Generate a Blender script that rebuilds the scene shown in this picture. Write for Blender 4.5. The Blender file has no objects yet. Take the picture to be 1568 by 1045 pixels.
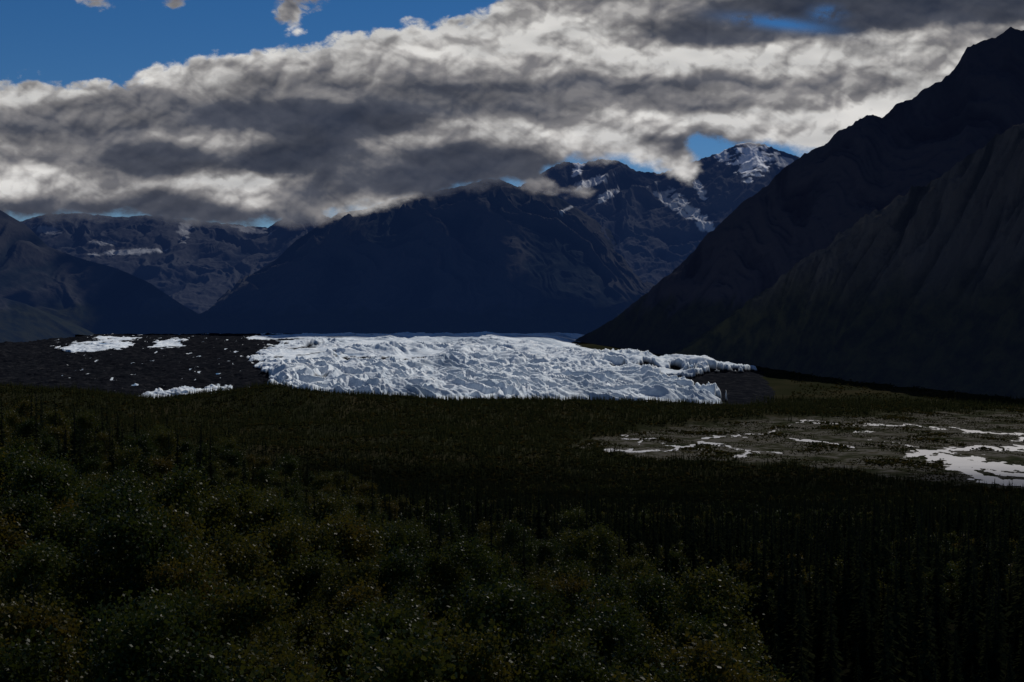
import bpy, math, numpy as np
from mathutils import Vector
rng=np.random.default_rng(7)
K=0.4/784; H=250.0
SUN_EL=math.radians(40); SUN_AZ=math.radians(25)
sc=bpy.context.scene
# ---------------------------------------------------------------- noise
def perlin(x,y,seed=0):
    r=np.random.default_rng(seed); p=r.permutation(512); p=np.concatenate([p,p]); a=r.random(512)*2*np.pi
    gx=np.cos(a); gy=np.sin(a)
    xi=np.floor(x).astype(np.int64); yi=np.floor(y).astype(np.int64)
    xf=x-xi; yf=y-yi; u=xf**3*(xf*(xf*6-15)+10); v=yf**3*(yf*(yf*6-15)+10)
    def g(i,j,dx,dy):
        h=p[(p[i&511]+j)&511]; return gx[h]*dx+gy[h]*dy
    n00=g(xi,yi,xf,yf); n10=g(xi+1,yi,xf-1,yf); n01=g(xi,yi+1,xf,yf-1); n11=g(xi+1,yi+1,xf-1,yf-1)
    return ((n00*(1-u)+n10*u)*(1-v)+(n01*(1-u)+n11*u)*v)*1.5
def fbm(x,y,o=5,seed=0,gain=.5,kind='n'):
    s=0;a=1;t=0
    for i in range(o):
        n=perlin(x,y,seed+i)
        if kind=='r': n=1-2*np.abs(n)
        if kind=='b': n=2*np.abs(n)-.5
        s=s+a*n; t+=a; a*=gain; x=x*2.03+11.3; y=y*2.03-7.1
    return s/t
def sst(a,b,x):
    t=np.clip((x-a)/(b-a),0,1); return t*t*(3-2*t)
def sdist(px,py,poly,sx=1,sy=1):
    P=np.array(poly,float)*[sx,sy]; x=px*sx;y=py*sy
    d=np.full(x.shape,1e18); ins=np.zeros(x.shape,bool)
    for i in range(len(P)):
        a=P[i];b=P[(i+1)%len(P)]; e=b-a
        t=np.clip(((x-a[0])*e[0]+(y-a[1])*e[1])/(e@e+1e-9),0,1)
        d=np.minimum(d,(x-a[0]-t*e[0])**2+(y-a[1]-t*e[1])**2)
        c=((a[1]>y)!=(b[1]>y)); 
        if abs(e[1])>1e-9: ins^= c&(x<e[0]*(y-a[1])/e[1]+a[0])
    return np.where(ins,1,-1)*np.sqrt(d)
# ---------------------------------------------------------------- mesh helper
def mesh(name,V,F,smooth=True,attrs=None):
    V=np.asarray(V,np.float32);F=np.asarray(F,np.int32);m=bpy.data.meshes.new(name)
    n=F.shape[1]; m.vertices.add(len(V)); m.vertices.foreach_set('co',V.ravel())
    m.loops.add(F.size); m.loops.foreach_set('vertex_index',F.ravel())
    m.polygons.add(len(F)); m.polygons.foreach_set('loop_start',np.arange(0,F.size,n,dtype=np.int32))
    m.polygons.foreach_set('loop_total',np.full(len(F),n,np.int32))
    m.polygons.foreach_set('use_smooth',np.full(len(F),smooth))
    m.update(calc_edges=True)
    for k,a in (attrs or {}).items():
        at=m.attributes.new(k,'FLOAT','POINT'); at.data.foreach_set('value',np.asarray(a,np.float32).ravel())
    return m
def gridF(nr,nc):
    i=np.arange(nr-1)[:,None]*nc+np.arange(nc-1)[None,:]; i=i.ravel()
    return np.stack([i,i+1,i+nc+1,i+nc],1)
def obj(name,m,mat=None,link=True):
    o=bpy.data.objects.new(name,m)
    if mat: m.materials.append(mat)
    if link: sc.collection.objects.link(o)
    return o
# ---------------------------------------------------------------- material helper
class NT:
    def __init__(s,name):
        s.m=bpy.data.materials.new(name); s.m.use_nodes=True; s.t=s.m.node_tree; s.t.nodes.clear()
        s.out=s.t.nodes.new('ShaderNodeOutputMaterial')
    def n(s,ty,**kw):
        nd=s.t.nodes.new(ty)
        for k,v in kw.items():
            if k.startswith('i_'):
                key=k[2:].replace('_',' '); s.put(nd.inputs[int(key) if key.isdigit() else key],v)
            else: setattr(nd,k,v)
        return nd
    def put(s,sock,v):
        if isinstance(v,bpy.types.NodeSocket): s.t.links.new(v,sock)
        elif isinstance(v,tuple) and len(v)==3 and sock.type=='RGBA': sock.default_value=(*v,1)
        else: sock.default_value=v
    def attr(s,n): return s.n('ShaderNodeAttribute',attribute_name=n).outputs['Fac']
    def pos(s): return s.n('ShaderNodeNewGeometry').outputs['Position']
    def noise(s,scale,det=5,vec=None,rough=.55):
        nd=s.n('ShaderNodeTexNoise',i_Scale=scale,i_Detail=det,i_Roughness=rough); s.put(nd.inputs['Vector'],vec or s.pos()); return nd.outputs['Fac']
    def ramp(s,f,stops):
        nd=s.n('ShaderNodeValToRGB'); cr=nd.color_ramp
        while len(cr.elements)<len(stops): cr.elements.new(.5)
        for e,(p,c) in zip(cr.elements,stops): e.position=p; e.color=(*c,1) if isinstance(c,tuple) else (c,c,c,1)
        s.put(nd.inputs[0],f); return nd.outputs[0]
    def mix(s,f,a,b):
        nd=s.n('ShaderNodeMix',data_type='RGBA'); s.put(nd.inputs[0],f); s.put(nd.inputs[6],a); s.put(nd.inputs[7],b); return nd.outputs[2]
    def math(s,op,a,b=0.0,clamp=False):
        nd=s.n('ShaderNodeMath',operation=op,use_clamp=clamp); s.put(nd.inputs[0],a); s.put(nd.inputs[1],b); return nd.outputs[0]
    def bump(s,h,st,d): return s.n('ShaderNodeBump',i_Height=h,i_Strength=st,i_Distance=d).outputs[0]
    def bsdf(s,col,rough=.9,spec=.1,normal=None):
        b=s.n('ShaderNodeBsdfPrincipled'); s.put(b.inputs['Base Color'],col); s.put(b.inputs['Roughness'],rough); s.put(b.inputs['Specular IOR Level'],spec)
        if normal: s.put(b.inputs['Normal'],normal)
        return b
    def dif(s,col,normal=None):
        b=s.n('ShaderNodeBsdfDiffuse',i_Color=col)
        if normal: s.put(b.inputs['Normal'],normal)
        return b.outputs[0]
    def end(s,sh): s.t.links.new(sh,s.out.inputs[0]); return s.m
# ---------------------------------------------------------------- world, sun, camera
w=bpy.data.worlds.new("World"); sc.world=w; w.use_nodes=True; wt=w.node_tree
bg=wt.nodes['Background']; sky=wt.nodes.new('ShaderNodeTexSky'); sky.sky_type='NISHITA'; sky.sun_disc=False
sky.sun_elevation=SUN_EL; sky.sun_rotation=SUN_AZ; sky.altitude=1500; sky.air_density=1.0; sky.dust_density=0.0; sky.ozone_density=5.0
hs=wt.nodes.new('ShaderNodeHueSaturation'); hs.inputs['Hue'].default_value=.505; hs.inputs['Saturation'].default_value=1.27; hs.inputs['Value'].default_value=.85
wt.links.new(sky.outputs[0],hs.inputs['Color']); wt.links.new(hs.outputs[0],bg.inputs[0]); bg.inputs[1].default_value=0.052
sd=Vector((math.sin(SUN_AZ)*math.cos(SUN_EL),math.cos(SUN_AZ)*math.cos(SUN_EL),math.sin(SUN_EL)))
L=bpy.data.lights.new('sun','SUN'); L.energy=3.8; L.angle=math.radians(.5); L.color=(1,.95,.88)
lo=bpy.data.objects.new('sun',L); lo.rotation_euler=sd.to_track_quat('Z','Y').to_euler(); lo.location=(0,0,3000); sc.collection.objects.link(lo)
cam=bpy.data.cameras.new('camera'); cam.lens=45; cam.sensor_width=36; cam.clip_start=.5; cam.clip_end=120000
co=bpy.data.objects.new('camera',cam); co.location=(0,0,H); co.rotation_euler=(math.radians(90)-math.atan(22.5*K),0,0); sc.collection.objects.link(co); sc.camera=co
sc.view_settings.view_transform='Standard'; sc.view_settings.look='None'; sc.view_settings.exposure=0
# ---------------------------------------------------------------- terrain height
def valley(y): return np.clip(y-4200,0,4800)*0.042
PD=[0,6,15,30,60,100,200,400,800,1400,1950,2100]
PZ=[248,245,238,229,222,216,203,180,130,52,3,0]
def ground(x,y):
    u=x/np.maximum(y,30)/K+784
    d=np.sqrt(x*x+y*y)
    z=np.interp(d,PD,PZ)
    left=sst(900,-50,u)
    z=z+left*(14*sst(20,120,d)*sst(500,200,d)+26*sst(150,420,d)*sst(1500,600,d))
    z=z+fbm(x/160,y/160,4,3)*9*sst(40,300,d)*sst(2000,1300,d)
    crest=np.interp(u,[-400,0,150,240,330,420,560,700,850,1000,1150,1300],[92,80,56,38,60,74,50,36,34,28,14,0])
    z=z+crest*np.exp(-((y-3600)/400)**2)*(1+.3*fbm(x/260,y/300,4,5))
    z=z+np.where(u<1000,1,0)*18*sst(1000,600,u)*np.exp(-((y-2700)/500)**2)*(1+fbm(x/250,y/200,3,8))
    z=z+valley(y)*.9+sst(4100,5000,y)*(6*fbm(x/200,y/200,4,9))
    return z
flat_poly=[(870,690),(900,672),(950,660),(1080,650),(1200,640),(1400,630),(1800,622),(2200,640),(2200,790),(1700,760),(1568,752),(1400,742),(1300,722),(1150,712),(1000,706)]
streams=[([(1395,697),(1440,689),(1500,687),(1568,686),(1700,690),(1900,700)],5),
 ([(1440,700),(1480,708),(1530,716),(1568,720),(1700,726)],12),([(1470,716),(1520,735),(1568,742),(1650,745)],8),
 ([(1480,661),(1530,663),(1568,666),(1700,668)],3.0),([(1555,676),(1600,672),(1700,672)],4),
 ([(1210,671),(1260,677),(1310,686)],2.2),([(1225,645),(1290,649),(1405,653),(1470,657)],1.2),([(1330,672),(1380,679),(1400,684)],.9),([(1300,660),(1350,662)],.7),
 ([(1075,676),(1110,684),(1150,692),(1130,698)],2.6),([(1080,671),(1120,667),(1170,665)],1.5),([(1225,645),(1200,655),(1170,665)],.8),
 ([(925,688),(970,692),(1025,689),(1075,676)],2.2),([(955,672),(1000,674),(975,680)],1.2),([(940,664),(965,668)],1),([(1150,692),(1200,696)],1.2),([(1010,680),(1050,683),(1090,690)],1)]
def flats(x,y):
    px=x/y/K+784; py=500+H/(y*K)
    w1=fbm(x/70,y/130,5,21,gain=.6); w2=fbm(x/70,y/130,5,27,gain=.6)
    fl=sdist(px,py,flat_poly,1,3); fl=sst(-4,20,fl+45*w1)
    m=np.full(x.shape,-9.)
    qx=px+24*w1; qy=py+7*w2
    for pl,wd in streams:
        P=np.array(pl,float)*[.28,1]
        for a,b in zip(P[:-1],P[1:]):
            e=b-a; t=np.clip(((qx*.28-a[0])*e[0]+(qy-a[1])*e[1])/(e@e),0,1)
            dd=np.sqrt((qx*.28-a[0]-t*e[0])**2+(qy-a[1]-t*e[1])**2)
            m=np.maximum(m,1-dd/wd)
    bars=fbm(x/45,y/100,5,31,kind='r',gain=.6)
    m=np.where(m>-.6,m-1.1*np.clip(bars,-.2,1)+.24,m)
    return fl,m
us=np.concatenate([np.linspace(-1.6,-.5,60)[:-1],np.linspace(-.5,.5,900),np.linspace(.5,1.6,60)[1:]])
ys=np.concatenate([np.geomspace(4,1800,300)[:-1],np.arange(1800,4300,6.),np.geomspace(4300,40000,150)])
Y,U=np.meshgrid(ys,us,indexing='ij'); X=U*Y
Z=ground(X,Y); fl,ch=flats(X,Y)
gp=sdist(X/Y/K+784,500+H/(Y*K),flat_poly,1,3)
lev=sst(-6,14,gp)*((Y>1700)&(Y<4400))
Z=Z*(1-lev)+lev*(.25*fbm(X/25,Y/40,3,41)+.4)
Z=Z-2.2*sst(-.05,.25,ch)*lev
V=np.stack([X,Y,Z],-1).reshape(-1,3)
T=NT('terrain_mat'); n1=T.noise(.004,6); n2=T.noise(.03,8,rough=.65); n3=T.noise(.008,5)
gcol=T.ramp(n1,[(.3,(.009,.011,.005)),(.5,(.015,.016,.009)),(.65,(.024,.021,.012))])
grav=T.ramp(T.math('ADD',T.math('MULTIPLY',n2,.55),T.math('MULTIPLY',n3,.45)),[(.40,(.012,.015,.008)),(.48,(.028,.028,.019)),(.54,(.068,.065,.060)),(.60,(.026,.024,.013))])
tm=T.end(T.dif(T.mix(T.attr('flat'),gcol,grav),T.bump(n2,.6,2.)))
obj('ground',mesh('ground',V,gridF(*Y.shape),attrs={'flat':fl*lev}),tm)
# river: silty glacial melt water lying in the carved channels
ry=np.arange(1850,3900,40.); ru=np.linspace(.02,.95,60); RY,RU=np.meshgrid(ry,ru,indexing='ij')
R=NT('silty_water_mat'); rn=R.noise(.15,4)
rm=R.end(R.bsdf(R.mix(R.noise(.02,3),(.36,.36,.38),(.54,.53,.54)),.25,.6,R.bump(rn,.25,.5)).outputs[0])
inside=sdist(RU/K+784,500+H/(RY*K),flat_poly,1,3)>4
F=gridF(*RY.shape); F=F[inside.ravel()[F].all(1)]
obj('braided_river',mesh('braided_river',np.stack([RU*RY,RY,RY*0-.75],-1).reshape(-1,3),F),rm)
# ---------------------------------------------------------------- mountains
def mtn_mat(name,cols,haze_glow,snow=False,bstr=.6,veg=None):
    M=NT(name); a=M.noise(.0018,6); b=M.noise(.012,8,rough=.65)
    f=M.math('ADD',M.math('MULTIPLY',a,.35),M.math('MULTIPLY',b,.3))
    f=M.math('ADD',f,M.math('MULTIPLY',M.attr('gully_shading'),.35))  # relief light and shade put into the colour: ribs lighter, gullies darker
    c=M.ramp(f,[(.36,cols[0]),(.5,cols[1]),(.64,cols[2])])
    if veg: c=M.mix(M.attr('veg'),c,M.ramp(b,[(.38,veg[0]),(.6,veg[1])]))
    if snow:
        c=M.mix(M.attr('snow'),c,(.78,.8,.84))
    s=M.dif(c,M.bump(b,bstr,20.))
    if haze_glow:
        e=M.n('ShaderNodeEmission',i_Color=haze_glow,i_Strength=1.0).outputs[0]  # aerial haze painted as a constant blue glow on the rock
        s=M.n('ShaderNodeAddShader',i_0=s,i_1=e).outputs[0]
    return M.end(s)
def mountain(name,ridge,foot,mat,nc=500,nr=170,amp=90,gs=260,p=1.15,seed=0,jag=10,shear=0,snowf=None,back=1.0,o=6,vegz=(330,420)):
    R=np.array(ridge,float); Fo=np.array(foot,float)
    t=np.linspace(0,1,nc); px=R[0,0]+(R[-1,0]-R[0,0])*t
    py=np.interp(px,R[:,0],R[:,1]); Yr=np.interp(px,R[:,0],R[:,2])
    fpx=Fo[0,0]+(Fo[-1,0]-Fo[0,0])*t; Yf=np.interp(fpx,Fo[:,0],Fo[:,1])
    Xr=(px-784)*K*Yr; Zr=H+(500-py)*K*Yr; Xf=(fpx-784)*K*Yf; Zf=valley(Yf)*.9-25
    v=np.concatenate([np.linspace(-back,0,30)[:-1],np.linspace(0,1,nr)])[:,None]
    vf=np.clip(v,0,1); vb=np.clip(-v,0,9)
    X=Xr+(Xf-Xr)*vf; Y=Yr+(Yf-Yr)*vf+vb*1800
    hh=np.maximum(Zr-Zf,0)
    Z=Zf+(Zr-Zf)*((1-vf)**p)*(1-vb/(back+.2))
    env=sst(0,.12,vf)*(1-vf)**.5
    qx=X+shear*(Y-Yr); wv=fbm(X/900,Y/900,3,seed+50)
    g=fbm(qx/gs+wv*1.5,Y/(gs*3.2)+wv,o,seed,kind='r',gain=.5)
    Z=Z+(g-.1)*amp*env*np.minimum(hh/500,1)-amp*.35*env
    Z=Z+(fbm(X/120,Y/200,5,seed+9,kind='r')-.3)*jag*np.minimum(hh/300,1)*(1+vb)*np.where(vf>.03,.6,1)
    ppx=X/Y/K+784; ppy=500-(Z-H)/(Y*K)
    at={'gully_shading':np.clip(.5+(g-.22)*1.3,0,1),'veg':sst(vegz[1],vegz[0],Z+120*fbm(X/200,Y/200,5,seed+70))}
    if snowf is not None:
        at['snow']=snowf(ppx,ppy,X,Y,Z,g)
    return obj(name,mesh(name,np.stack([X,Y,Z],-1).reshape(-1,3),gridF(*X.shape),attrs=at),mat)
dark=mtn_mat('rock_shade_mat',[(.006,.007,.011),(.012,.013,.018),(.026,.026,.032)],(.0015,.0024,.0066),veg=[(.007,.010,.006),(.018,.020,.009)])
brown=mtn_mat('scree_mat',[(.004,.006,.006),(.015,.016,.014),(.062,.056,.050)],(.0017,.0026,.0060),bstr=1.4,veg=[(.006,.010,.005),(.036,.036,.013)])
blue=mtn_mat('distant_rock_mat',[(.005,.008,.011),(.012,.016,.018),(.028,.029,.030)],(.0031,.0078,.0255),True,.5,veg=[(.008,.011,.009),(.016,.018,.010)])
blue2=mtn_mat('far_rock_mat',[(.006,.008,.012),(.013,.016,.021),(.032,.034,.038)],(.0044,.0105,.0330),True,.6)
def blobs(lst):
    def f(px,py,X,Y,Z,g):
        s=np.zeros(px.shape); n=fbm(X/130,Y/130+Z/90,5,77)
        for (cx,cy,rx,ry,rot,st) in lst:
            c,sn=math.cos(math.radians(rot)),math.sin(math.radians(rot))
            a=((px-cx)*c+(py-cy)*sn)/rx; b=(-(px-cx)*sn+(py-cy)*c)/ry
            s=np.maximum(s,st*sst(.25,-.05,np.sqrt(a*a+b*b)-.9+n*1.3))
        return s
    return f
A=[(868,527,8300),(880,522,8200),(940,490,7900),(985,455,7700),(1020,425,7550),(1060,390,7400),(1080,365,7300),(1100,345,7200),(1130,318,7050),(1160,295,6950),(1190,268,6850),(1225,240,6750),(1260,222,6650),(1290,198,6550),(1325,180,6450),(1350,181,6400),(1375,160,6350),(1400,148,6300),(1440,125,6200),(1468,98,6150),(1480,75,6120),(1520,60,6060),(1545,47,6020),(1580,55,6000),(1700,10,5900),(1900,60,5700),(2200,150,5500),(2500,260,5300)]
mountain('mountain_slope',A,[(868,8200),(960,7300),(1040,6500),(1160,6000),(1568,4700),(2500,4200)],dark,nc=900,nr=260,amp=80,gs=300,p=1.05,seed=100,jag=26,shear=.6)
B=[(1030,546,6450),(1060,530,6400),(1120,488,6250),(1200,425,6050),(1300,352,5800),(1400,292,5550),(1480,243,5400),(1568,190,5200),(1750,110,5000),(2100,140,4700),(2500,260,4500)]
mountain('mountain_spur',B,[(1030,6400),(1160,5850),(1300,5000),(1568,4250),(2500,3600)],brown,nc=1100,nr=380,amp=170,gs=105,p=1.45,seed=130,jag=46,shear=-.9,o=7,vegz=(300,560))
C=[(240,505,11300),(280,492,11350),(330,460,11400),(380,425,11400),(420,400,11450),(455,368,11500),(490,345,11500),(520,325,11500),(560,322,11500),(600,306,11550),(640,297,11600),(655,290,11600),(665,294,11600),(700,288,11600),(745,275,11600),(765,276,11600),(800,290,11600),(850,300,11650),(900,330,11700),(960,372,11700),(1040,440,11600),(1100,500,11500)]
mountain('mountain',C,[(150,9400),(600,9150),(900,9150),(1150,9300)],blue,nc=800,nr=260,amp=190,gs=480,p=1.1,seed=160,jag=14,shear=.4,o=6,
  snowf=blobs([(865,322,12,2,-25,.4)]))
D=[(700,330,12800),(800,285,12800),(845,258,12800),(862,250,12800),(890,252,12850),(915,246,12900),(945,248,12900),(975,262,12900),(1010,268,13000),(1060,250,13000),(1100,236,13100),(1130,222,13100),(1160,219,13100),(1200,235,13000),(1230,245,13000),(1300,262,13000),(1450,320,13000)]
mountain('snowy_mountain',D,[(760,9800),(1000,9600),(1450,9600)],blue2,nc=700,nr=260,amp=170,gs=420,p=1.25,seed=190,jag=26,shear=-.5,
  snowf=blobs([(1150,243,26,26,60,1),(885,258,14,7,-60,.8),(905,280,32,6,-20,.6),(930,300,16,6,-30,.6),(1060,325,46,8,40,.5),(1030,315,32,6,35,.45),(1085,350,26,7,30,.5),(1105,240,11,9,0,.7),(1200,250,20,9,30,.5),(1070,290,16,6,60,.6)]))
E=[(-300,300,13200),(0,345,13000),(40,338,13000),(70,329,13000),(130,328,13000),(180,334,13000),(240,330,13000),(290,338,13000),(360,345,13000),(410,350,13000),(445,328,13000),(480,324,13000),(500,333,13000),(560,350,13000),(700,420,13000)]
mountain('mountain_ridge',E,[(-300,9700),(250,9700),(700,9800)],blue2,nc=600,nr=220,amp=150,gs=450,p=1.2,seed=220,jag=20,
  snowf=blobs([(200,386,50,4,-3,.3),(70,352,18,6,10,.2),(285,352,9,16,20,.2),(385,352,22,5,10,.2),(160,372,20,3,5,.2)]))
Fm=[(-500,180,9500),(-200,240,9500),(0,322,9400),(40,345,9400),(75,378,9300),(120,395,9300),(180,412,9200),(230,434,9200),(270,462,9100),(290,490,9000),(310,508,9000)]
mountain('mountain_shoulder',Fm,[(-500,7600),(0,7900),(310,8900)],blue,nc=400,nr=160,amp=90,gs=330,seed=250,jag=6,snowf=blobs([]))
G=[(-500,330,7600),(-200,400,7800),(0,455,8000),(40,466,8000),(75,486,8000),(115,512,8000)]
mountain('foothill',G,[(-500,6300),(0,7000),(115,7800)],blue,nc=250,nr=90,amp=40,gs=220,seed=280,jag=3,snowf=blobs([]))
# ---------------------------------------------------------------- glacier
def gsurf(y): return 22+np.clip(y-4000,-200,5600)*0.0400
yy=np.linspace(3800,9600,3000); pyy=500-(gsurf(yy)-H)/(yy*K)
pr=np.linspace(pyy[-1],pyy[0],520); gy=np.interp(pr,pyy[::-1],yy[::-1])
gpx=np.linspace(-120,1230,1470)
Y,PX=np.meshgrid(gy,gpx,indexing='ij'); X=(PX-784)*K*Y; PY=500-(gsurf(Y)-H)/(Y*K)
nz=fbm(X/160,Y/300,5,301); nzf=fbm(X/60,Y/140,5,303)
ice_polys=[[(415,583),(385,552),(395,540),(430,528),(350,517),(440,509),(520,504),(700,500),(930,502),(880,520),(930,531),(1020,541),(1155,551),(1140,561),(1000,572),(1010,590),(1060,603),(1110,616),(1115,660),(400,660)],
 [(190,611),(270,598),(355,592),(350,625),(190,626)],[(75,531),(150,514),(215,513),(205,535),(110,544)],[(222,519),(300,514),(282,537),(222,538)],[(320,514),(420,511),(420,516),(330,519)]]
m=np.full(X.shape,-99.)
for P in ice_polys: m=np.maximum(m,sdist(PX,PY,P,1,3.2))
m=m+nz*22+nzf*24-10*sst(420,340,PX)
deb=1-sst(-3,5,m)
stre=fbm(X/420-Y/900,Y/1500,5,340)
deb=np.maximum(deb,.9*sst(.05,.3,stre+.25*nzf)*sst(640,400,PX))
stk=np.exp(-(((PX-585)/95)**4+((PY-552-(PX-590)*.02)/3.6)**2))+.8*np.exp(-(((PX-470)/60)**2+((PY-571)/2.6)**2))+.7*np.exp(-(((PX-1020)/80)**2+((PY-563)/3)**2))
deb=np.maximum(deb,sst(.3,.7,stk+.8*nzf))
blendd=deb.copy()
spk=sst(.34,.48,fbm(X/45,Y/120,5,333))*sst(30,120,PX)*sst(560,400,PX)*sst(612,590,PY)
deb=np.clip(deb-.9*spk,0,1)
edge=sdist(PX,PY,[(-400,498),(930,498),(890,520),(1020,541),(1175,551),(1200,590),(1190,615),(1140,630),(1120,680),(-400,680)],1,3.2)
wx=X+120*fbm(X/330,Y/330,3,305); wy=Y+120*fbm(X/330,Y/330,3,306)
ang=.55; rx=wx*math.cos(ang)+wy*math.sin(ang); ryy=-wx*math.sin(ang)+wy*math.cos(ang)
big=fbm(X/520,Y/600,3,310)
c1=fbm(rx/78,ryy/360,5,311,kind='r',gain=.45)      # crevasses
c2=fbm(wx/105,wy/125,5,315,kind='r',gain=.48)
act=.10+.95*sst(-.25,.3,fbm(X/420,Y/700,3,318)+.6*sst(6200,4600,Y)-.3*sst(6500,8500,Y))
rel=(30-14*sst(6500,8500,Y))*big+act*(38*c1+20*c2)*(1-.4*sst(6000,8500,Y))
reld=26*big*sst(9500,6500,Y)+10*fbm(X/70,Y/70,5,320,kind='b')
kb=sst(.05,.95,blendd); kb2=sst(450,380,PX)
rel=rel*(1-kb)*(1-.6*kb2)+reld*kb+.6*kb2*(1-kb)*reld
Gd=ground(X,Y)
kk=sst(-2,60,edge+nz*10)*sst(3800,3960,Y+40*nz)
kk=kk*(1-.55*kb*sst(960,1060,PX))
Zg=(Gd-2)*(1-kk)+(gsurf(Y)+rel)*kk-25*sst(0,-12,edge+nz*6)
depth=np.clip(sst(.38,-.2,c1)*.9+sst(.2,-.3,c2)*.5,0,1)*act
band=sst(.0,.45,fbm((X+Y*.25)/260,Y/2200,5,351,gain=.6))*.6
G_=NT('glacier_ice_mat'); gn=G_.noise(.03,7,rough=.65)
ice=G_.mix(G_.attr('depth'),G_.ramp(gn,[(.3,(.42,.49,.57)),(.5,(.62,.68,.73)),(.65,(.82,.84,.85))]),(.045,.14,.29))
ice=G_.mix(G_.attr('band'),ice,(.12,.18,.26))
dirt=G_.ramp(G_.noise(.03,7,rough=.7),[(.35,(.004,.005,.008)),(.55,(.010,.011,.014)),(.7,(.028,.028,.031))])
df_=G_.ramp(G_.attr('debris'),[(.3,0.),(.65,1.)])
gm=G_.end(G_.dif(G_.mix(df_,ice,dirt),G_.bump(gn,.5,3.)))
obj('glacier',mesh('glacier',np.stack([X,Y,Zg],-1).reshape(-1,3),gridF(*X.shape),attrs={'debris':deb,'depth':depth,'band':band}),gm)
# ---------------------------------------------------------------- clouds
C_=NT('cloud_mat')
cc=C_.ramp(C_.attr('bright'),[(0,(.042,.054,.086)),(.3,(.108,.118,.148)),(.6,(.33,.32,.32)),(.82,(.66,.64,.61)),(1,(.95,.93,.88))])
df=C_.n('ShaderNodeBsdfDiffuse',i_Color=cc).outputs[0]; tr=C_.n('ShaderNodeBsdfTranslucent',i_Color=cc).outputs[0]
mx=C_.n('ShaderNodeMixShader',i_0=.72,i_1=df,i_2=tr).outputs[0]
tp=C_.n('ShaderNodeBsdfTransparent').outputs[0]
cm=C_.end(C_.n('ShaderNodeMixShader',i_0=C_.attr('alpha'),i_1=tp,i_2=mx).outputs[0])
cpx=np.linspace(-350,1950,1900); cpy=np.linspace(-60,372,640)
PY,PX=np.meshgrid(cpy,cpx,indexing='ij')
main=[(-400,150),(-200,128),(0,122),(60,116),(100,123),(205,120),(232,96),(300,87),(400,72),(480,64),(560,46),(640,36),(700,32),(745,8),(800,-30),(900,-120),(2000,-120),(2000,300),(1400,260),(1300,245),(1230,240),(1200,232),(1120,224),(1060,215),(1078,262),(1058,287),(1020,272),(985,257),(950,250),(880,252),(845,264),(860,284),(915,292),(905,302),(850,298),(800,292),(765,282),(700,300),(620,316),(575,326),(555,330),(510,332),(490,348),(440,351),(390,354),(330,350),(250,345),(150,340),(40,342),(-400,345)]
s1=sdist(PX,PY,main)
s2=np.maximum(sdist(PX,PY,[(405,-100),(480,-100),(520,-5),(470,20),(465,55),(435,60),(425,20)]),sdist(PX,PY,[(60,-100),(330,-100),(300,4),(200,6),(110,8)])-2)
n_e=fbm(PX/60,PY/40,6,401,gain=.55,kind='b'); n_s=fbm(PX/55,PY/35,6,411,gain=.6)
botm=sst(180,260,PY)
s=np.maximum(s1,s2*.7)+(n_e*22-2)*(1-botm)+n_s*(16*botm+4)
gap=1-.95*np.exp(-(((PX-1195)/70)**2+((PY-38-(PX-1195)*.12)/9)**2))*sst(-.35,.1,n_s+.1)-.9*np.exp(-(((PX-1265)/22)**2+((PY-22)/10)**2))*sst(-.4,.2,n_s)
alpha=sst(-3,11+8*botm,s)*np.clip(gap,0,1)
alpha=alpha*sst(-40,-15,PY)
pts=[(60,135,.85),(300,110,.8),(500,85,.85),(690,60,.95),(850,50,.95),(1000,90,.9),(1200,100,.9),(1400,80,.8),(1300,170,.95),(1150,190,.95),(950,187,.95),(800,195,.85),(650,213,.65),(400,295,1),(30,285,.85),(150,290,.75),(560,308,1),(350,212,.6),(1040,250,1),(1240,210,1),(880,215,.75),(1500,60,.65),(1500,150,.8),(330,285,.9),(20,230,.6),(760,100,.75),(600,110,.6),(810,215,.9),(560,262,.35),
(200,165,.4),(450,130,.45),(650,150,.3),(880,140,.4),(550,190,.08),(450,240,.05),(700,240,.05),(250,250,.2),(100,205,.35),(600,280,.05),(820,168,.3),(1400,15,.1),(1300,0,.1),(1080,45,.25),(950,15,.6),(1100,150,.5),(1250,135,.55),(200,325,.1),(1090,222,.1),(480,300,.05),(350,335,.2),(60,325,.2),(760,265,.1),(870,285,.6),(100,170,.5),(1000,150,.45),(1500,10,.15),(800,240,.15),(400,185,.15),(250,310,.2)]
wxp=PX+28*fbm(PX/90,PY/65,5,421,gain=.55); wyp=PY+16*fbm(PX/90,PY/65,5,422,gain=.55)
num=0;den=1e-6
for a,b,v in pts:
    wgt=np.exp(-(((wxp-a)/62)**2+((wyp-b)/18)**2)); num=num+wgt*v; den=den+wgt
br=(num+2e-3*.5)/(den+2e-3)  # hand-placed light and dark areas painted into the cloud colour
# lumps: light tops and shaded undersides painted by embossing a noise field
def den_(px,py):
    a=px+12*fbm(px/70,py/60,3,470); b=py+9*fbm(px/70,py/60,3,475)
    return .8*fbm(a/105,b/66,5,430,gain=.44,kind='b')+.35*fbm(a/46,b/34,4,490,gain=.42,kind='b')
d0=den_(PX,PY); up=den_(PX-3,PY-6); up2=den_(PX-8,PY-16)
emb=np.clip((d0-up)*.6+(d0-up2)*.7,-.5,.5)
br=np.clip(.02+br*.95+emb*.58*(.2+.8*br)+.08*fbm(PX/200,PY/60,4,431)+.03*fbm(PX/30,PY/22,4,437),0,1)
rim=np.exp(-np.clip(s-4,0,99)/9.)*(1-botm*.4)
br=np.clip(br+.2*rim,0,1)  # painted light rim along the cloud edges
hgt=60*fbm(PX/170,PY/90,3,450,gain=.4)
Y0=11320-hgt
X=(PX-784)*K*Y0; Zc=H+(500-PY)*K*Y0
V=np.stack([X,Y0,Zc],-1).reshape(-1,3)
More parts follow.
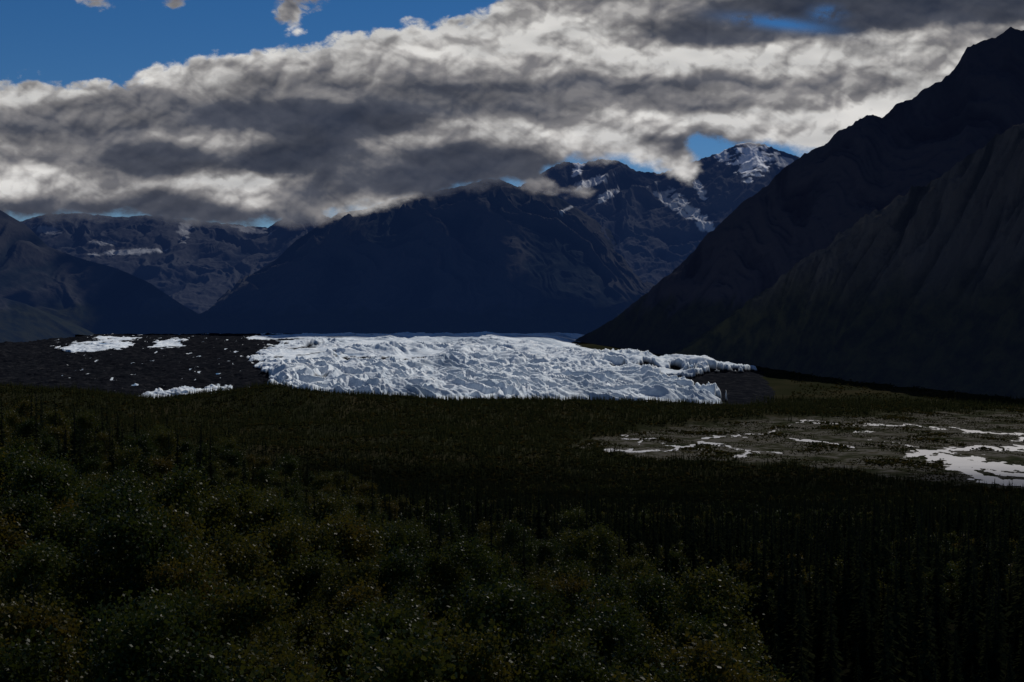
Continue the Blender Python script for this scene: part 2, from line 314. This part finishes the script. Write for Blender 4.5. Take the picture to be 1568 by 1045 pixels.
F=gridF(*X.shape); F=F[(alpha.ravel()[F]>.002).any(1)]
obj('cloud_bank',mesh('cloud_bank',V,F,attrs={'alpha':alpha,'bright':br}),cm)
# cloud-like sheet, unseen, added above the frame to shade the near valley
ox=np.linspace(-3500,7000,110); oy=np.linspace(1500,5000,80); OY,OX=np.meshgrid(oy,ox,indexing='ij')
oh=2300+120*fbm(OX/900,OY/900,4,501,kind='b')
on=fbm(OX/900,OY/900,5,505)
ed=np.minimum(np.minimum(OX+3500,7000-OX)/900,np.minimum((OY-1500)/500,(5000-OY)/600))
oa=sst(0,.9,ed+.25*on)*(.76-.4*sst(.0,.5,on))
F=gridF(*OX.shape)
obj('unseen_shade_sheet',mesh('unseen_shade_sheet',np.stack([OX,OY,oh],-1).reshape(-1,3),F,attrs={'alpha':oa,'bright':np.full(OX.shape,.45)}),cm)
# ---------------------------------------------------------------- trees
def tube(P,R,n=5):
    P=np.array(P,float); V=[];F=[]
    for i,p in enumerate(P):
        t=P[min(i+1,len(P)-1)]-P[max(i-1,0)]; t/=np.linalg.norm(t)+1e-9
        a=np.cross(t,[.3,1,.1]); a/=np.linalg.norm(a); b=np.cross(t,a)
        for k in range(n):
            th=2*math.pi*k/n; V.append(p+R[i]*(a*math.cos(th)+b*math.sin(th)))
    for i in range(len(P)-1):
        for k in range(n): F.append((i*n+k,i*n+(k+1)%n,(i+1)*n+(k+1)%n,(i+1)*n+k))
    return np.array(V),np.array(F)
def join(parts):
    Vs=[];Fs=[];o=0
    for v,f in parts: Vs.append(v);Fs.append(f+o);o+=len(v)
    return np.concatenate(Vs),np.concatenate(Fs)
def quads(C,A,B):
    n=len(C); V=np.stack([C-A-B,C+A-B*.6,C+A*.9+B,C-A*.8+B],1).reshape(-1,3); return V,np.arange(4*n).reshape(-1,4)
def twomat(name,parts,mats):
    V,F=join([p for p,_ in parts]); m=mesh(name,V,F,smooth=False)
    mi=np.concatenate([np.full(len(p[1]),k,np.int32) for p,k in parts])
    for mt in mats: m.materials.append(mt)
    m.polygons.foreach_set('material_index',mi); return m
def leaf_mat(name,cols,rough=.35,spec=.5,sc=.6):
    M=NT(name); oi=M.n('ShaderNodeObjectInfo').outputs['Random']; n=M.noise(sc,3,vec=M.n('ShaderNodeTexCoord').outputs['Object'])
    f=M.math('ADD',M.math('MULTIPLY',oi,.62),M.math('MULTIPLY',n,.38))
    c=M.ramp(f,cols); b=M.bsdf(c,rough,spec).outputs[0] if spec>0 else M.dif(c); t=M.n('ShaderNodeBsdfTranslucent',i_Color=c).outputs[0]
    return M.end(M.n('ShaderNodeMixShader',i_0=.4,i_1=b,i_2=t).outputs[0])
bark=NT('birch_bark_mat'); bark=bark.end(bark.bsdf(bark.ramp(bark.noise(3,4),[(.4,(.06,.05,.04)),(.6,(.22,.2,.18))]),.9,.1).outputs[0])
sbark=NT('spruce_bark_mat'); sbark=sbark.end(sbark.bsdf((.04,.03,.025),.95,.05).outputs[0])
leafm=leaf_mat('birch_leaf_mat',[(0,(.035,.048,.008)),(.4,(.075,.085,.011)),(.7,(.13,.11,.014)),(.95,(.19,.10,.012))],.42,.2)
needle=leaf_mat('spruce_needle_mat',[(0,(.016,.022,.010)),(.5,(.033,.040,.016)),(1,(.066,.066,.023))],.7,0)
shrubm=leaf_mat('willow_leaf_mat',[(0,(.022,.028,.010)),(.5,(.038,.039,.014)),(.8,(.075,.054,.015)),(1,(.14,.064,.014))],.6,0)
def spruce(i,h=12.,lv=24,nb=8,wd=1.5):
    r=np.random.default_rng(900+i); parts=[(tube([(0,0,0),(0,0,h*.5),(0,0,h)],[.16,.1,.02],4),0)]
    C=[];A=[];B=[]
    for l in range(lv):
        f=l/(lv-1); z=h*(.07+.9*f); rad=wd*(1-f)**.85*(.7+.6*r.random())+.1
        for b in range(nb):
            th=r.random()*6.283; d=np.array([math.cos(th),math.sin(th),0]); sd_=np.array([-d[1],d[0],0])
            rr=rad*(.5+.7*r.random()); zz=z+r.normal()*.12
            for q in range(2):
                c=d*rr*(.3+.45*q)+np.array([0,0,zz-rr*(.12+.3*q)])
                C.append(c);A.append((d*.5+np.array([0,0,-.25]))*rr*.42);B.append(sd_*rr*.26*(1.2-.5*q)+np.array([0,0,.06]))
    parts.append((quads(np.array(C),np.array(A),np.array(B)),1))
    return twomat('spruce_%d'%i,parts,[sbark,needle])
def birch(i,h=11.,nl=9000,ls=.085,spread=2.6,shrub=False):
    r=np.random.default_rng(700+i); parts=[]; ends=[]
    lean=r.normal(size=2)*.5
    nst=1 if not shrub else 5
    for s_ in range(nst):
        off=r.normal(size=2)*(.0 if nst==1 else .5)
        tr_=[(off[0]+lean[0]*f*f+.12*math.sin(5*f+i),off[1]+lean[1]*f*f,h*f) for f in np.linspace(0,1,8)]
        parts.append((tube(tr_,np.linspace(.15,.02,8)*(1 if nst==1 else .4)*h/11,6),0))
        for l in range(22 if nst==1 else 6):
            f=.25+.7*r.random(); b=np.array([np.interp(f,np.linspace(0,1,8),[t[k] for t in tr_]) for k in range(3)])
            th=r.random()*6.283; ln=spread*(1.15-f)**.6*(.6+.6*r.random()); up=.5+.7*r.random()
            e=b+np.array([math.cos(th)*ln,math.sin(th)*ln,ln*up]); mid=(b+e)/2+np.array([0,0,-.1*ln])
            parts.append((tube([b,mid,e],[.045*h/11,.03*h/11,.01],4),0)); ends+= [e,(mid+e)/2,mid*.3+e*.7]
            for _ in range(2): ends.append(e+r.normal(size=3)*.35*spread/2.6)
        ends.append(np.array(tr_[-1]))
    ends=np.array(ends); k=r.integers(0,len(ends),nl); szs=(.26+.36*r.random(len(ends)))*spread/2.6
    C=ends[k]+r.normal(size=(nl,3))*szs[k][:,None]*[1,1,.85]
    a=r.normal(size=(nl,3)); a/=np.linalg.norm(a,axis=1)[:,None]; b=np.cross(a,r.normal(size=(nl,3))); b/=np.linalg.norm(b,axis=1)[:,None]
    sz=ls*(.6+.8*r.random(nl))[:,None]
    parts.append((quads(C,a*sz,b*sz*.75),1))
    return twomat(('willow_%d' if shrub else 'birch_%d')%i,parts,[bark,shrubm if shrub else leafm])
def coll(name,ms):
    c=bpy.data.collections.new(name)
    for k,m in enumerate(ms): c.objects.link(bpy.data.objects.new('%s_%02d'%(name,k),m))
    return c
def scatter(name,P,S,c,n,seed):
    r=np.random.default_rng(seed); P=np.asarray(P,np.float32); m=bpy.data.meshes.new(name); m.vertices.add(len(P)); m.vertices.foreach_set('co',P.ravel())
    for k,a in {'scl':S,'rotz':r.random(len(P))*6.283}.items():
        at=m.attributes.new(k,'FLOAT','POINT'); at.data.foreach_set('value',np.asarray(a,np.float32))
    at=m.attributes.new('idx','INT','POINT'); at.data.foreach_set('value',r.integers(0,n,len(P)).astype(np.int32))
    o=obj(name,m); g=bpy.data.node_groups.new(name,'GeometryNodeTree')
    g.interface.new_socket('Geometry',in_out='INPUT',socket_type='NodeSocketGeometry'); g.interface.new_socket('Geometry',in_out='OUTPUT',socket_type='NodeSocketGeometry')
    N=g.nodes.new; gi=N('NodeGroupInput'); go=N('NodeGroupOutput'); ip=N('GeometryNodeInstanceOnPoints'); ci=N('GeometryNodeCollectionInfo')
    ci.inputs['Collection'].default_value=c; ci.inputs['Separate Children'].default_value=True; ci.inputs['Reset Children'].default_value=True
    def na(nm,ty):
        q=N('GeometryNodeInputNamedAttribute'); q.data_type=ty; q.inputs['Name'].default_value=nm; return q.outputs['Attribute']
    cx=N('ShaderNodeCombineXYZ'); lk=g.links.new
    lk(gi.outputs[0],ip.inputs['Points']); lk(ci.outputs[0],ip.inputs['Instance']); ip.inputs['Pick Instance'].default_value=True
    lk(na('idx','INT'),ip.inputs['Instance Index']); lk(na('rotz','FLOAT'),cx.inputs[2]); lk(cx.outputs[0],ip.inputs['Rotation'])
    lk(na('scl','FLOAT'),ip.inputs['Scale']); lk(ip.outputs[0],go.inputs[0])
    md=o.modifiers.new('scatter','NODES'); md.node_group=g; return o
sp=coll('spruce_source',[spruce(i,h=11+i%3*1.5,wd=1.3+.25*(i%3)) for i in range(5)])
bm=[birch(i,h=9+i%3*1.2,nl=11000,ls=.075) for i in range(5)]
bi=coll('birch_source',bm)
bf=coll('far_birch_source',[birch(40+i,h=8.5,nl=3500,ls=.14,spread=2.2) for i in range(4)])
wi=coll('willow_source',[birch(20+i,h=2.6,nl=900,ls=.2,spread=1.4,shrub=True) for i in range(3)])
def pxy(x,y,z): return x/y/K+784,500-(z-H)/(y*K)
# spruce forest
N=125000
y=np.where(rng.random(N)<.5,rng.uniform(120,4300,N),rng.uniform(1500,4300,N)); u=rng.uniform(-.52,.52,N)
y[:2600]=rng.uniform(95,560,2600)
x=u*y; z=ground(x,y); px,py=pxy(x,y,z)
fpy=500+H/(y*K); fs=sdist(px,fpy,flat_poly,1,3)
fq,cq=flats(x,y)
dens=fbm(x/140,y/140,4,601)
lim=np.interp(px,[0,300,600,900,1100,1150,1300,1568],[420,420,330,260,230,130,110,110])
lim[:2600]=np.interp(px[:2600],[0,600,900,1568],[200,150,110,95])
keep=(y>lim)&((fq<.35+.3*dens)|(fs<-6)|(y<1750))&((cq<-.15)|(y<1750))&(dens>-.45)&(rng.random(N)<np.where(y<700,.6,1))
keep&=~((y>3850)&(px<1150)&(px>180)&(z<45))
x,y,z,fs=x[keep],y[keep],z[keep],fs[keep]; z=np.where((fs>2)&(y>1750),.2,z)
s=rng.uniform(.4,1.25,len(x))*(1+.4*sst(1500,3500,y)+.25*sst(600,250,y)); s*=.75+.35*sst(-.3,.3,fbm(x/90,y/90,2,611))
scatter('spruce_forest',np.stack([x,y,z-.3],1),s,sp,5,1)
# leafy trees mixed into the spruce
N=14000
y=rng.uniform(140,3900,N); y[:2500]=rng.uniform(100,700,2500); u=rng.uniform(-.52,.52,N); x=u*y; z=ground(x,y); px,py=pxy(x,y,z)
fs=sdist(px,500+H/(y*K),flat_poly,1,3); dn=fbm(x/120,y/160,4,660)
keep=(y>np.interp(px,[0,300,600,900,1100,1150,1568],[420,420,330,260,230,100,100]))&((fs<-3)|(y<1750))&(dn>.02-.15*sst(700,400,y))
x,y,z=x[keep],y[keep],z[keep]
scatter('mixed_leafy_trees',np.stack([x,y,z-.3],1),rng.uniform(.6,1.05,len(x))*(1-.35*sst(1800,2600,y)),bf,4,8)
# willow / alder shrubs: flats, slopes and far foot of the mountain
N=120000
y=rng.uniform(1500,5900,N); y[:70000]=rng.uniform(1900,4000,70000); u=rng.uniform(-.52,.56,N); x=u*y; z=ground(x,y); px,fpy=x/y/K+784,500+H/(y*K)
fl,ch=flats(x,y); dn=fbm(x/110,y/160,4,620); gp=sdist(px,fpy,flat_poly,1,3)
inf=(gp>2)&(y>1700)&(y<4400)
keep=np.where(inf,(ch<-.1)&(dn>-.16),(dn>-.15)&((y<4100)|(px>1210))&(np.arange(N)>60000))
x,y,z,inf,dn=x[keep],y[keep],z[keep],inf[keep],dn[keep]; z=np.where(inf,.2,z)
scatter('willow_shrubs',np.stack([x,y,z-.1],1),rng.uniform(.5,1.5,len(x))*np.where(inf,.45+.8*sst(0,.4,dn),1.4),wi,3,2)
# near leafy forest
N=5200
d=45*np.exp(rng.random(N)*math.log(650/45.)); u=rng.uniform(-.56,.6,N); x=u*d; y=d; z=ground(x,y); px=u/K+784
lim=np.interp(px,[0,300,600,900,1050,1150,1300],[520,420,330,210,130,75,0])*(1+.35*fbm(x/30,y/30,2,630))
keep=(y<lim)
x,y,z=x[keep],y[keep],z[keep]
# thin by spacing
order=np.argsort(y); kp=[];
for i in order:
    mn=3.3+y[i]*.009
    if all((x[i]-x[j])**2+(y[i]-y[j])**2>mn*mn for j in kp[-120:]): kp.append(i)
kp=np.array(kp); x,y,z=x[kp],y[kp],z[kp]
near=y<62
scatter('birch_forest',np.stack([x,y,z-.2],1)[~near],rng.uniform(.65,1.35,(~near).sum()),bi,5,3)
for i in np.where(near)[0]:
    o=bpy.data.objects.new('birch_tree',bm[int(rng.integers(5))]); sc.collection.objects.link(o)
    o.location=(x[i],y[i],z[i]-.2); q=rng.uniform(.7,1.1); o.scale=(q,q,q); o.rotation_euler=(0,0,rng.random()*6.28)
print('near',near.sum(),'leafy',len(x))
